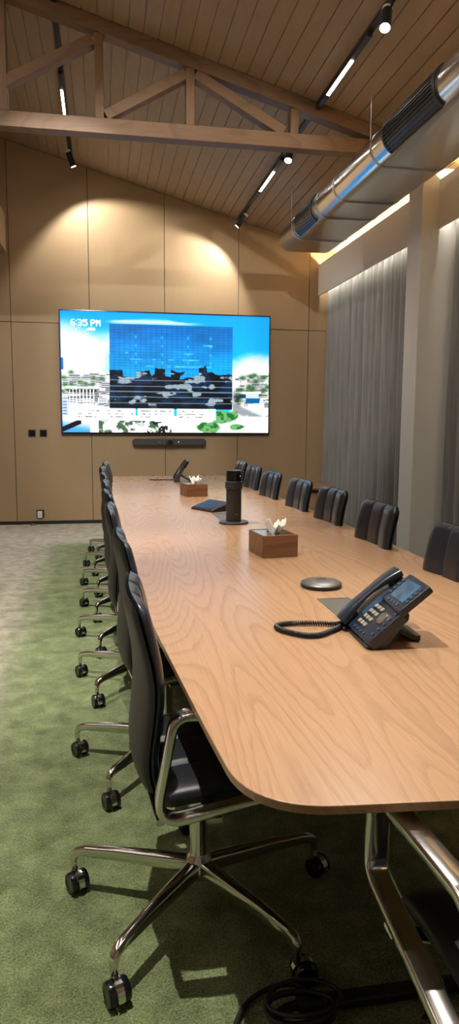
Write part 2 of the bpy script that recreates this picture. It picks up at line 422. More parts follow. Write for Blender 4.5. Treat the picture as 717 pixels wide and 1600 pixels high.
spot(-.295, 1.7, (-.45, 2.3, 0), 'added fill spotlight on the left ceiling track above the near chairs', 2.2, 66)  # extra unseen spot, added for more light on the near carpet and chairs

# ================================================================== CURTAINS
def curtain(y0, y1, label, seed, n_pleat):
    rnd = random.Random(seed); ny = int((y1-y0)*150); nz = 30; z0, z1 = .012, 3.375
    ph = [0]; 
    amp = []
    ks = np.cumsum([rnd.uniform(.65, 1.4) for _ in range(n_pleat+2)]); ks = (ks-ks[0])/(ks[-1]-ks[0])
    am = [rnd.uniform(.55, 1.15) for _ in range(n_pleat+2)]
    front = []
    c = MB(); vs = []; fs = []
    dr = [rnd.uniform(-.35, .35) for _ in range(n_pleat+2)]
    for k in range(nz+1):
        v = k/nz; z = z0+(z1-z0)*v
        for i in range(ny+1):
            u = i/ny; uu = u + .006*sin(v*3+u*9)*(1-v)
            j = int(np.searchsorted(ks, min(max(uu, 0), .9999), 'right'))-1; j = max(0, min(j, n_pleat))
            t = (uu-ks[j])/(ks[j+1]-ks[j]); a = am[j]*(1-t)+am[j+1]*t
            s = cos(2*pi*t); s = math.copysign(abs(s)**.8, s)
            s += .14*cos(4*pi*t + dr[j]*6)*(.4+.6*v) + dr[j]*sin(pi*v*1.5+j)*.4
            x = 3.11 + .066*a*s*(.75+.25*(1-v)) + .006*sin(37*u+4*v)
            vs.append((x, y0+(y1-y0)*u, z))
    for k in range(nz):
        for i in range(ny):
            a = k*(ny+1)+i; fs.append((a, a+1, a+ny+2, a+ny+1))
    c.add(vs, fs, 0, True)
    o = c.build('curtain', M['curtain'], sharp=170); q = o.modifiers.new('solid', 'SOLIDIFY'); q.thickness = .004; q.offset = 1
    tag(o, label, 'curtain', 'grey velvet curtains along the right wall')
curtain(6.44, 9.62, 'grey velvet floor-length curtain between the back wall and the white column', 3, 16)
curtain(-1.2, 6.10, 'dark grey velvet curtain at the right edge, on the near side of the white column', 5, 38)
# ================================================================== OBJECTS BELOW
# ================================================================== TABLE
LE = [(1.05, .242), (1.27, .224), (1.52, .208), (1.9, .179), (2.45, .141), (3.1, .111), (3.97, .090), (5.09, .085), (6.44, .093), (7.6, .115), (8.33, .135)]
RE = [(1.05, 1.45), (1.27, 1.462), (1.9, 1.497), (2.8, 1.526), (3.5, 1.543), (4.08, 1.543), (5.1, 1.528), (6.4, 1.50), (7.75, 1.458), (8.33, 1.43)]
def edge(tab, y):
    ys = [a for a, b in tab]; return float(np.interp(y, ys, [b for a, b in tab]))
def sm_edge(tab, y): return sum(edge(tab, y+d) for d in (-.3, -.15, 0, .15, .3))/5 if 1.5 < y < 7.9 else edge(tab, y)
TY0, TY1 = 1.07, 8.33
def table_outline():
    ys = [TY0 + .0 + (TY1-TY0)*i/40 for i in range(41)]
    L = [(sm_edge(LE, y), y) for y in ys]; Rr = [(sm_edge(RE, y), y) for y in ys]
    near = [(.45, TY0+.022), (.62, TY0+.008), (.85, TY0), (1.1, TY0+.008), (1.28, TY0+.022)]
    L[0] = (L[0][0], TY0+.04); Rr[0] = (Rr[0][0], TY0+.04)
    pts = L[::-1] + near + Rr           # far-left -> near-left -> near-right -> far-right
    n = len(pts); rad = [0.0005]*n
    rad[0] = .10; rad[n-1] = .10; rad[40] = .19; rad[40+len(near)+1] = .19
    # drop neighbours that would be swallowed by the corner radius
    keep = [p for i, p in enumerate(pts) if not (i in (39, 41, 40+len(near), 42+len(near)) )]
    kr = [r for i, r in enumerate(rad) if not (i in (39, 41, 40+len(near), 42+len(near)))]
    return fillet(keep, kr, 10)
OUT = table_outline()
def clip_y(poly, y, keep_above):
    out = []
    for i in range(len(poly)):
        a, b = poly[i-1], poly[i]; ia = (a[1] >= y) == keep_above; ib = (b[1] >= y) == keep_above
        if ia != ib:
            t = (y-a[1])/(b[1]-a[1]); out.append((a[0]+(b[0]-a[0])*t, y))
        if ib: out.append(b)
    return out
tb = empty('conference_table', (.82, 4.7, 0), 0, 'long boat-shaped wooden conference table with rounded corners on green carpet', 'table')
JT = [3.47, 5.78]
def inset(poly, d):
    out = []; n = len(poly)
    for i in range(n):
        a, b, c = Vector(poly[i-1]), Vector(poly[i]), Vector(poly[(i+1) % n])
        u = ((b-a).normalized() + (c-b).normalized()).normalized(); out.append((b.x + u.y*d, b.y - u.x*d))
    return out
ar = sum(OUT[i-1][0]*OUT[i][1]-OUT[i][0]*OUT[i-1][1] for i in range(len(OUT)))
for k in range(3):
    p = OUT
    if k > 0: p = clip_y(p, JT[k-1]+.0012, True)
    if k < 2: p = clip_y(p, JT[k]-.0012, False)
    p = [q for i, q in enumerate(p) if (Vector(q)-Vector(p[i-1])).length > 1e-4]
    p = [(a-.82, b-4.7) for a, b in p]
    m_ = MB(); m_.prism(p, .7235, .74, 'Z')
    lo = inset(p, .07 if ar < 0 else -.07)
    n = len(p); m_.add([(a, b, .7235) for a, b in p] + [(a, b, .700) for a, b in lo], [(i, (i+1) % n, (i+1) % n+n, i+n) for i in range(n)] + [tuple(range(n, 2*n))])
    m_.build('tabletop', M['table'], tb, bevel=.002, seg=2, angle=60)
def table_legs(y, s):
    # bent polished legs leaning in to a low black foot rail
    rail = MB().sweep([(.44-.82, y+.06*s-4.7, .016), (1.20-.82, y+.06*s-4.7, .016)], rrect(.04, .026, .008)).build('foot_rail', M['black'], tb)
    for sd in (-1, 1):
        X = lambda x: (x-.82)*(-sd)
        path = fillet([(X(.598), y-4.7, .702), (X(.608), y-4.7, .385), (X(.785), y+.03*s-4.7, .028)], .06, 6, False)
        MB().sweep(path, rrect(.042, .034, .010), up=(0, 1, 0)).build('leg', M['chrome'], tb, sharp=60)
table_legs(1.41, 1); table_legs(4.6, 1); table_legs(7.95, -1)

# ================================================================== CHAIRS
def cushion(mb, surf, nrm, nu, nv, w, cr, thick, back, ribs=0, depth=.4):
    """closed pad: surf(a, v) gives the middle surface, a is across in metres, v 0..1 along; ribs across"""
    top, bot = [], []
    for j in range(nv+1):
        v = -1 + 2*j/nv; wv = w(v)
        e = max(0, (abs(v)-(1-cr))/cr); wj = wv*(1 - cr*(1-math.sqrt(max(0, 1-e*e)))*.9)
        fv = max(0, 1-abs(v)**14)**.5
        rt, rb = [], []
        for i in range(nu+1):
            u = -1+2*i/nu; us = math.copysign(1-(1-abs(u))**1.25, u)
            fu = max(0, 1-abs(us)**10)**.5
            f = fu*fv; t = thick*f
            if ribs and f > 0:
                q = (us+1)/2*ribs; q = abs(q-round(q)) if 0 < round(q) < ribs else 1
                t -= thick*depth*math.exp(-(q/.06)**2)*min(1, f*1.2)*min(1, (1-abs(v))*9+.15)
                qq = (us+1)/2*ribs % 1
                t += thick*.10*sin(pi*qq)*f
            p = Vector(surf(us*wj, (v+1)/2)); nn = Vector(nrm(us*wj, (v+1)/2))
            rt.append(p+nn*t); rb.append(p-nn*back*f)
        top.append(rt); bot.append(rb)
    vs = [tuple(p) for r in top for p in r]; n = nu+1
    fs = [(j*n+i, j*n+i+1, (j+1)*n+i+1, (j+1)*n+i) for j in range(nv) for i in range(nu)]
    mb.add(vs, fs, 0, True)
    mb.add([tuple(p) for r in bot for p in r], [f[::-1] for f in fs], 0, True)
    return mb
ZBK0, ZBK1 = .43, .957
BKZ = [.43, .465, .50, .54, .58, .64, .70, .75, .80, .86, .91, .957]
BKX = [-.150, -.166, -.175, -.178, -.176, -.169, -.163, -.163, -.167, -.177, -.187, -.197]
BKX = [sum(float(np.interp(z+d, BKZ, BKX)) for d in (-.03, -.015, 0, .015, .03))/5 for z in BKZ]
def back_x(a, v):
    z = ZBK0+(ZBK1-ZBK0)*v
    return float(np.interp(z, BKZ, BKX)) + (.046-.030*v)*(a/.215)**2
def bsurf(off):
    return lambda a, v: (back_x(a, v)+off, a, ZBK0+(ZBK1-ZBK0)*v)
def bnrm(a, v):
    e = 1e-3
    p = Vector(bsurf(0)(a, v)); du = Vector(bsurf(0)(a+e, v))-p; dv = Vector(bsurf(0)(a, v+e))-p
    n = du.cross(dv).normalized(); return n if n.x > 0 else -n
def bw(v):  # half width of the back along its height
    t = (v+1)/2; return .160 + .068*min(1, t/.6)**.8 - .006*max(0, t-.7)/.3
def ssurf(a, v):
    x = -.135 + .43*v
    return (x, a, .444 + .018*sin(pi*v) - .03*max(0, (v-.8)/.2)**2 + .012*(a/.22)**2)
def make_chair():
    r = empty('conference_chair')
    rad = .375
    b = cushion(MB(), bsurf(.006), bnrm, 54, 30, lambda v: bw(v)-.006, .14, .027, .008, 3, .6).build('backrest', M['leather'], r, sharp=80)
    cushion(MB(), bsurf(-.006), bnrm, 24, 24, bw, .16, .006, .012).build('back_shell', M['shell'], r, sharp=80)
    cushion(MB(), ssurf, lambda a, v: (0, 0, 1), 54, 24, lambda v: .236, .2, .03, .034, 3, .5).build('seat', M['seat'], r, sharp=80)
    for s in (-1, 1):
        y = .283*s
        lp = fillet([(-.146, y, .434), (-.096, y, .708), (.27, y, .690), (.285, y, .512)], [.055, .05, .06, .05], 7)
        lp = [(x, yy, z) for x, yy, z in lp]
        MB().sweep(lp, rrect(.046, .013, .005, 3), up=(0, 1, 0), closed=True) if False else None
        prof = rrect(.021, .046, .006, 3)
        MB().sweep(lp, prof, up=(0, 1, 0), closed=True).build('side_frame', M['chrome'], r, sharp=60)
    yk = MB().sweep(smooth_path([(-.132, -.283, .437), (-.138, -.2, .430), (-.150, 0, .428), (-.138, .2, .430), (-.132, .283, .437)], 6), rrect(.020, .016, .004, 3))
    yk.build('back_brace', M['chrome'], r, sharp=60)
    for x in (.0, .2):
        MB().sweep([(x, -.285, .425+.065*(x+.1)), (x, -.2, .418), (x, .2, .418), (x, .285, .425+.065*(x+.1))], rrect(.04, .012, .004, 3)).build('seat_bar', M['chrome'], r, sharp=60)
    MB().box(-.08, .13, -.09, .09, .392, .428).build('tilt_mechanism', M['black'], r, bevel=.012)
    MB().lathe([(.001, .10), (.038, .10), (.040, .13), (.036, .155), (.026, .165), (.0245, .17), (.0245, .395), (.001, .395)]).build('post', M['chrome'], r, sharp=50)
    for k in range(5):
        a = R(14+72*k); c, s_ = cos(a), sin(a)
        path = [(t*c, t*s_, z) for t, z in ((.02, .130), (.12, .130), (.25, .128), (.345, .124), (.372, .118), (.383, .106), (.384, .088))]
        lg = MB().sweep(path, rrect(.028, .040, .008, 3), scale=[(1.5, 1.1), (1.35, 1.05), (1.0, .9), (.85, .72), (.82, .68), (.80, .62), (.7, .5)]).build('leg', M['chrome'], r, sharp=60)
        ca = R(14+72*k + random.choice((60, 115, -70, 140))); f = Vector((cos(ca), sin(ca), 0)); sd = Vector((-f.y, f.x, 0))
        pv = Vector((.384*c, .384*s_, 0)); ctr = pv + f*.018 + Vector((0, 0, .031))
        cm = MB(); cm.T = Matrix.Translation(ctr) @ Matrix((f, sd, Vector((0, 0, 1)))).transposed().to_4x4()
        hood = [(.0345*cos(R(t)), .0345*sin(R(t))) for t in range(-10, 191, 15)]; inn = [(.0315*cos(R(t)), .0315*sin(R(t))) for t in range(-10, 191, 15)][::-1]
        cm.prism([(a_, b_) for a_, b_ in hood+inn], -.009, .009, 'Y')
        cm.T = None; cm.lathe([(.010, .056), (.010, .092)], (pv.x, pv.y, 0), n=14)
        cs = cm.build('caster', M['chrome'], r, sharp=50)
        for q in (-1, 1):
            wm = MB(); wm.T = Matrix.Translation(ctr) @ Matrix((f, sd, Vector((0, 0, 1)))).transposed().to_4x4()
            wm.lathe([(.002, .0095*q), (.027, .0095*q), (.0305, .012*q), (.0308, .022*q), (.028, .027*q), (.020, .0285*q), (.017, .027*q), (.002, .0275*q)], n=26, axis='Y')
            wm.build('wheel', M['blackgloss'], cs, sharp=50)
    return r
proto = make_chair()
def put_chair(first, x, y, rz, label, group):
    o = proto if first else copy_tree(proto)
    o.location = (x, y, 0); o.rotation_euler = (0, 0, rz); tag(o, label, 'chair', group)
LEFTC = [
 (.258, 1.88, 0, 'black leather conference chair nearest the camera, at the left front corner of the table'),
 (.246, 2.77, 2, 'second black conference chair from the camera along the left side of the table'),
 (.220, 3.69, -2, 'third black conference chair from the camera along the left side of the table'),
 (.208, 4.45, 3, 'fourth black conference chair from the camera along the left side of the table'),
 (.205, 5.18, -1, 'fifth black conference chair from the camera along the left side of the table'),
 (.196, 5.90, 2, 'sixth black conference chair from the camera along the left side of the table'),
 (.190, 6.66, -3, 'seventh chair on the left side of the table, next to the farthest one'),
 (.222, 7.40, -4, 'farthest black chair on the left side of the table, nearest the screen wall')]
for i, (x, y, a, lb) in enumerate(LEFTC): put_chair(i == 0, x, y, R(a), lb, 'chairs along the left side of the table')
RIGHTC = [
 (1.306, 2.71, 182, 'black ribbed chair cut by the right photo edge, in front of the near curtain'),
 (1.314, 3.61, 182, 'black ribbed chair on the right side of the table, in front of the white column'),
 (1.328, 4.43, 184, 'third ribbed chair back from the right edge, in front of the far curtain'),
 (1.308, 5.12, 184, 'fourth ribbed chair back from the right edge, beside the round side table'),
 (1.280, 5.91, 185, 'third chair back from the far end of the right row'),
 (1.292, 6.70, 184, 'second chair back from the far end of the right row'),
 (1.310, 7.43, 181, 'farthest and smallest chair back of the right row, just right of the camera tower')]
for x, y, a, lb in RIGHTC: put_chair(False, x, y, R(a), lb, 'chairs along the right side of the table')
put_chair(False, .806, .955, R(90), 'chair at the near table end, showing only a polished armrest at the right edge', None)

# ================================================================== TELEVISION
TX0, TX1, TZ0, TZ1, TYF = -.50, 2.283, 1.203, 2.788, 9.575
tv = empty('wall_display', ((TX0+TX1)/2, TYF, (TZ0+TZ1)/2), 0, 'very large wall-mounted screen showing a blue glass office building in a city', 'television')
cx_, czz = (TX0+TX1)/2, (TZ0+TZ1)/2; hw, hh = (TX1-TX0)/2, (TZ1-TZ0)/2
MB().box(-hw, hw, .004, .05, -hh, hh).build('housing', M['black'], tv, bevel=.006)
MB().box(-.6, .6, .05, YB-TYF, -.35, .35).build('wall_mount', M['black'], tv)
fr = MB(); bz = .012
fr.box(-hw, hw, -.003, .004, hh-bz, hh).box(-hw, hw, -.003, .004, -hh, -hh+.02).box(-hw, -hw+bz, -.003, .004, -hh+.02, hh-bz).box(hw-bz, hw, -.003, .004, -hh+.02, hh-bz)
fr.build('bezel', M['blackgloss'], tv)
def paint_screen(w, h):
    rng = np.random.default_rng(4)
    U, V = np.meshgrid((np.arange(w)+.5)/w, (np.arange(h)+.5)/h)      # v down
    def vnoise(sx, sy, seed):
        g = np.random.default_rng(seed).random((sy+2, sx+2)); x = U*sx; y = V*sy
        i = x.astype(int); j = y.astype(int); a = x-i; b = y-j; a = a*a*(3-2*a); b = b*b*(3-2*b)
        return (g[j, i]*(1-a)+g[j, i+1]*a)*(1-b) + (g[j+1, i]*(1-a)+g[j+1, i+1]*a)*b
    def fbm(sx, sy, seed): return sum(vnoise(sx*2**k, sy*2**k, seed+k)/2**k for k in range(4))/1.875
    ss = lambda a, b, x: np.clip((x-a)/(b-a), 0, 1)**2*(3-2*np.clip((x-a)/(b-a), 0, 1))
    im = np.zeros((h, w, 3)); C = lambda *c: np.array(c, float)
    def blend(mask, c):
        nonlocal im
        im = im*(1-mask[..., None]) + np.asarray(c)*mask[..., None]
    def rect(u0, v0, u1, v1, c, a=1.): blend(((U >= u0) & (U < u1) & (V >= v0) & (V < v1))*a, c)
    im[:] = C(.0, .60, .90)
    im += (V*.25)[..., None]*C(.2, .6, .3)
    f = fbm(5, 4, 10)
    blend(ss(.05, .25, V+(f-.5)*.25)*ss(.05, .28, V+.1-(U<.0))*ss(.30, .20, U+(f-.5)*.1)*.98, C(1, 1, 1))
    blend(ss(.62, .8, f+.4*np.exp(-((V-.085)/.03)**2))*ss(.16, .3, U)*ss(.70, .55, U)*np.exp(-((V-.075)/.022)**2)*.9, C(.95, .98, 1))
    blend(ss(.30, .40, V+(f-.5)*.28-(.92-U)*.25)*ss(.80, .82, U), C(1, 1, 1))
    blend(ss(.86, .98, U)*ss(.45, .3, V)*.35, C(0, .5, .85))
    # skyline left
    c = fbm(26, 22, 31)
    blend((V > .50)*(U < .25)*1., C(.93, .94, .95))
    for k in range(70):
        u = rng.uniform(-.02, .22); v = rng.uniform(.50, .74); wd = rng.uniform(.02, .06); ht = rng.uniform(.02, .06); t = rng.uniform(.62, .96)
        rect(u, v, u+wd, v+ht, C(t, t, t*1.02))
        for q in range(3): rect(u+.004, v+.008+q*.018, u+wd-.004, v+.014+q*.018, C(.22, .28, .36), .85 if q*.018+.014 < ht else 0)
    for k in range(14):
        u = rng.uniform(0, .2); v = rng.uniform(.5, .66); blend(np.exp(-(((U-u)/.012)**2+((V-v)/.014)**2)), C(.25, .48, .22))
    rect(.02, .62, .17, .635, C(1, 1, 1)); rect(.03, .645, .16, .665, C(.12, .14, .17), .8); rect(.03, .70, .15, .715, C(.2, .2, .22), .7)
    for k in range(8): rect(.035+k*.016, .64, .039+k*.016, .75, C(.95, .95, .95))
    rect(0, .72, .03, .93, C(.82, .9, 1)); 
    for k in range(7): rect(.006, .74+k*.025, .024, .75+k*.025, C(.25, .3, .4), .7)
    rect(0, .38, .013, .48, C(.05, .45, .75))
    # skyline right
    blend((V > .49)*(U > .82)*1., C(.95, .96, .96))
    for k in range(60):
        u = rng.uniform(.82, 1.); v = rng.uniform(.48, .74); wd = rng.uniform(.015, .05); ht = rng.uniform(.015, .05); t = rng.uniform(.6, .97)
        rect(u, v, u+wd, v+ht, C(t, t, t))
        rect(u+.003, v+.01, u+wd-.003, v+.018, C(.2, .26, .34), .8)
    for k in range(16):
        u = rng.uniform(.84, 1.); v = rng.uniform(.5, .68); blend(np.exp(-(((U-u)/.014)**2+((V-v)/.018)**2)), C(.2, .42, .2))
    rect(.83, .645, .96, .66, C(1, 1, 1)); rect(.84, .66, .95, .72, C(.85, .92, .97)); rect(.885, .70, .955, .745, C(0, .38, .62)); rect(.85, .665, .885, .70, C(.1, .3, .42))
    blend(np.exp(-(((U-.845)/.02)**2+((V-.70)/.05)**2)), C(.12, .22, .12))
    road = np.abs(V-(.78+(U-.82)*.75)); blend(ss(.05, .02, road)*(U > .82)*.55, C(.35, .42, .48))
    for k in range(9): blend(np.exp(-(((U-rng.uniform(.83, 1))/.008)**2+((V-rng.uniform(.80, .92))/.008)**2)), C(*rng.choice([[.9, .9, 1], [.1, .15, .2], [.7, .15, .12]])))
    # ground
    blend((V > .86)*1., C(.97, .98, .98))
    blend(ss(.5, .62, fbm(40, 20, 77))*(V > .90)*(U > .17)*(U < .52), C(.30, .42, .30))
    blend(ss(.52, .58, fbm(50, 30, 79))*(V > .91)*(U > .40)*(U < .50), C(.08, .12, .10))
    for u, v, a, b in ((.70, .955, .055, .05), (.785, .865, .075, .055), (.84, .95, .04, .03)):
        e = ((U-u)/a)**2+((V-v)/b)**2+(fbm(30, 20, 55)-.5)*1.5
        blend(ss(1.1, .8, e), C(.45, .74, .45)); blend(ss(1.0, .7, e)*ss(.5, .62, fbm(60, 40, 56)), C(.16, .45, .2))
    blend(ss(.96, .99, V+U*.6-.02)*0+((V > .9)*(U < .13)*ss(.02, .1, V-.86-U*.3)), C(.25, .62, .9)); blend(((V > .955-U*.8)*(V < 1.0-U*.8)*(U < .09)*(V > .9))*1., C(.05, .07, .1))
    # glass tower, slightly wider at the foot
    b0, b1, v0, v1 = .222, .818, .098, .80
    tower = (U > b0+.006*(1-V))*(U < b1)*(V > v0+.006*0)*(V < v1)
    gl = C(.03, .42, .74)*(1-ss(.1, .5, V))[..., None] + C(.04, .60, .90)*ss(.1, .5, V)[..., None]
    gl = gl*(.85+.3*fbm(9, 14, 91))[..., None]
    skyline = .475+.06*(fbm(16, 2, 14)-.5)+.06*(vnoise(30, 1, 15) > .62)-.05*ss(.6, .72, U)
    low = ss(-.004, .004, V-skyline)[..., None]
    r = fbm(22, 26, 41)
    dk = C(.012, .035, .075)*np.ones((h, w, 1)) + (ss(.42, .7, r)[..., None])*C(.03, .14, .22)
    lite = ss(.62, .68, fbm(14, 18, 63)); dk = dk*(1-lite[..., None]) + C(.72, .80, .84)*lite[..., None]*.9
    gl = gl*(1-low) + dk*low
    im[:] = np.where(tower[..., None] > 0, gl, im)
    gx = (np.abs(((U-b0)*40) % 1-.5) > .455); gy = (np.abs(((V-v0)*44) % 1-.5) > .44)
    blend(tower*(gx | gy)*.30, C(.0, .10, .28))
    for u in (.35, .475, .60, .71):
        for v in (.20, .27, .34, .41): blend(tower*(np.abs(U-u) < .006)*(np.abs(V-v) < .012)*.5, C(.25, .75, .95))
    for k in range(16):
        u, v = rng.uniform(.3, .8), rng.choice([.26, .33, .385, .44]); blend(tower*(np.abs(U-u) < rng.uniform(.004, .03))*(np.abs(V-v) < .006)*.5, C(.35, .82, 1))
    for v in (.56, .61, .655, .70, .75): blend(tower*(np.abs(V-v) < .0035)*.75, C(.55, .66, .75))
    blend(tower*(V > .77)*.7, C(.02, .06, .12))
    # cards with unreadable grey lines
    for u0, u1 in ((.065, .345), (.355, .53), (.545, .735)):
        e = np.maximum(np.abs(U-(u0+u1)/2)/((u1-u0)/2), np.abs(V-.845)/.048)
        blend((e < 1)*.97, C(1, 1, 1))
    for u0, n3 in ((.075, (.10, .06, .09)), (.205, (.11, .13, .08)), (.368, (.15, .10, .06)), (.553, (.09, .12, .14))):
        for q in range(3):
            t = fbm(90, 60, 200+q)
            blend((U > u0)*(U < u0+n3[q])*(np.abs(V-(.818+.025*q)) < .006)*ss(.42, .6, t)*.8, C(.45, .48, .5))
    # clock
    F = {'6': '01110 10000 10000 11110 10001 10001 01110', ':': '0 1 0 0 0 1 0', '3': '11110 00001 00001 01110 00001 00001 11110', '5': '11111 10000 11110 00001 00001 10001 01110',
         'P': '11110 10001 10001 11110 10000 10000 10000', 'M': '10001 11011 10101 10101 10001 10001 10001', ' ': '00 00 00 00 00 00 00'}
    tx = np.zeros((h, w)); u = .05
    for ch in '6:35 PM':
        rows = F[ch].split(); px = .0040
        for j, rw in enumerate(rows):
            for i, b in enumerate(rw):
                if b == '1': tx = np.maximum(tx, (np.abs(U-(u+(i+.5)*px)) < px*.55)*(np.abs(V-(.072+j*.0075)) < .0045))
        u += (len(rows[0])+1)*px
    for q, (n_, v_) in enumerate(((.105, .145), (.075, .195))):
        tx = np.maximum(tx, (U > .055)*(U < .055+n_)*(np.abs(V-v_) < .011)*(vnoise(110, 60, 300+q) > .48)*.8)
    sh = tx.copy()
    for _ in range(5): sh = (sh+np.roll(sh, 1, 0)+np.roll(sh, -1, 0)+np.roll(sh, 1, 1)+np.roll(sh, -1, 1))/5
    blend(np.clip(sh*1.3, 0, .55), C(.55, .72, .85)); 
    k = tx
    for _ in range(1): k = (2*k+np.roll(k, 1, 0)+np.roll(k, -1, 0)+np.roll(k, 1, 1)+np.roll(k, -1, 1))/6
    blend(np.clip(k*1.2, 0, 1), C(1, 1, 1))
    blend(ss(.006, 0, V)*.8, C(0, .15, .7)); blend(ss(.004, 0, U)*.8, C(0, .15, .6))
    return np.clip(im, 0, 1)
SW, SH = 560, 320
img = paint_screen(SW, SH)
lin = np.where(img <= .04045, img/12.92, ((img+.055)/1.055)**2.4)
gx, gz = np.meshgrid(np.linspace(-hw+bz, hw-bz, SW+1), np.linspace(hh-bz, -hh+.02, SH+1))
vs = np.stack([gx.ravel(), np.zeros(gx.size), gz.ravel()], 1)
I, J = np.meshgrid(np.arange(SW), np.arange(SH)); a_ = (J*(SW+1)+I).ravel()
me = bpy.data.meshes.new('screen'); me.from_pydata(vs.tolist(), [], np.stack([a_, a_+SW+1, a_+SW+2, a_+1], 1).tolist())
ca = me.color_attributes.new('picture', 'FLOAT_COLOR', 'CORNER')
cc = np.ones((SW*SH, 4, 4)); cc[:, :, :3] = (lin*(1+1.1*np.clip((lin.min(2, keepdims=True)-.86)/.12, 0, 1)+.45*np.clip(lin[:, :, 2:]-lin[:, :, :1]*1.5, 0, 1))).reshape(-1, 1, 3); ca.data.foreach_set('color', cc.ravel())
m = mat('screen_picture', (.01, .01, .01), .5, spec=.1); g = N(m); at = g.n('ShaderNodeVertexColor'); at.layer_name = 'picture'
g.l(at.outputs[0], g.b.inputs['Emission Color']); g.b.inputs['Emission Strength'].default_value = TV_GAIN
me.materials.append(m); so = bpy.data.objects.new('screen', me); COL.objects.link(so); so.parent = tv

# video bar under the screen
vb = empty('video_bar', (.912, 9.57, 1.098), 0, 'long dark video conferencing bar with a centre camera under the wall screen', 'video bar')
q = [(x, z) for x, z in rrect(.985, .094, .045, 8)]
MB().prism(q, -.045, .05, 'Y').build('bar_body', M['graphite'], vb, bevel=.008)
MB().lathe([(.048, -.046), (.052, -.05), (.052, -.062), (.046, -.070), (.036, -.072), (.033, -.064), (.001, -.062)], (0, 0, -.004), 'Y').build('camera_head', M['black'], vb, sharp=40)
MB().lathe([(.026, -.064), (.020, -.070), (.010, -.073), (.001, -.074)], (0, 0, -.004), 'Y').build('lens', M['blackgloss'], vb)
MB().lathe([(.001, -.0462), (.005, -.0462), (.005, -.044)], (.12, 0, 0), 'Y', 12).build('status_light', M['dot'], vb)
MB().prism(rrect(.015, .018, .003), -.047, -.044, 'Y').build('small_mark', M['grey'] if 'grey' in M else M['greymetal'], vb).location = (-.145, 0, 0)
MB().box(-.09, .09, .05, YB-9.57, -.03, .05).build('wall_bracket', M['black'], vb)

# wall plates
for x, lb in ((-.879, 'left of the two square black switch plates on the wood wall'), (-.735, 'right of the two square black switch plates, nearer the wall screen')):
    p = empty('switch_plate', (x, YB, 1.206), 0, lb, 'switch', 'black switch plates beside the screen')
    MB().prism(rrect(.094, .094, .006), -.012, 0, 'Y').build('plate', M['black'], p, bevel=.002)
    MB().prism(rrect(.07, .07, .004), -.0145, -.011, 'Y').build('rocker', M['blackgloss'], p, bevel=.001)
p = empty('wall_socket', (-.802, YB, .140), 0, 'small black wall socket with a white plug low on the wood wall', 'socket')
MB().prism(rrect(.098, .112, .006), -.010, 0, 'Y').build('plate', M['black'], p, bevel=.002)
a = MB().prism(rrect(.060, .088, .008), -.045, -.009, 'Y').build('plug', M['white'], p, bevel=.004); a.location = (-.004, 0, -.006)
b = MB()
for dx, dz in ((-.008, .012), (.008, .012), (0, -.006), (0, -.02)): b.prism([(x+dx, z+dz) for x, z in rrect(.006, .009, .002)], -.046, -.044, 'Y')
b.build('plug_slots', M['greymetal'], a)
fb = MB().lathe([(.001, 0), (.035, 0), (.034, .012), (.02, .022), (.001, .026)], (-.895, 9.56, 0), n=20).build('door_stop', M['greymetal'])
tag(fb, 'tiny grey dome on the beige carpet against the black skirting', 'floor stop')

# ================================================================== THINGS ON THE TABLE
ZT = .7402
def hatch(x0, x1, y0, y1, label):
    h = empty('cable_hatch', ((x0+x1)/2, (y0+y1)/2, ZT), 0, label, 'cable hatch', 'grey cable hatches set into the table')
    w, d = (x1-x0)/2, (y1-y0)/2; f = MB(); t = .010
    for a in ((-w, w, -d, -d+t), (-w, w, d-t, d), (-w, -w+t, -d+t, d-t), (w-t, w, -d+t, d-t)): f.box(*a, 0, .0022)
    f.build('frame', M['greymetal'], h)
    MB().box(-w+t, w-t, -d+t+.012, d-t, 0, .0012).build('lid', M['greymetal'], h)
    MB().box(-w+t, w-t, -d+t, -d+t+.012, 0, .0008).build('cable_slot', M['black'], h)
hatch(.782, .908, 2.13, 2.475, 'grey metal cable hatch in the table top beside the nearest desk phone')
hatch(.770, .900, 4.56, 4.94, 'grey metal cable hatch in the table top right behind the camera tower')
pk = empty('microphone_pod', (.858, 2.665, ZT), 0, 'round grey microphone pod between the tissue box and the nearest phone', 'microphone')
MB().lathe([(.001, 0), (.076, 0), (.081, .004), (.083, .010), (.082, .014)]).build('base', M['black'], pk)
MB().lathe([(.083, .0138), (.0815, .0175), (.070, .024), (.048, .0285), (.040, .029), (.001, .0293)]).build('cover', M['greymetal'], pk, sharp=60)
MB().lathe([(.022, .0291), (.020, .0302), (.001, .0304)]).build('button', M['graphite'], pk)

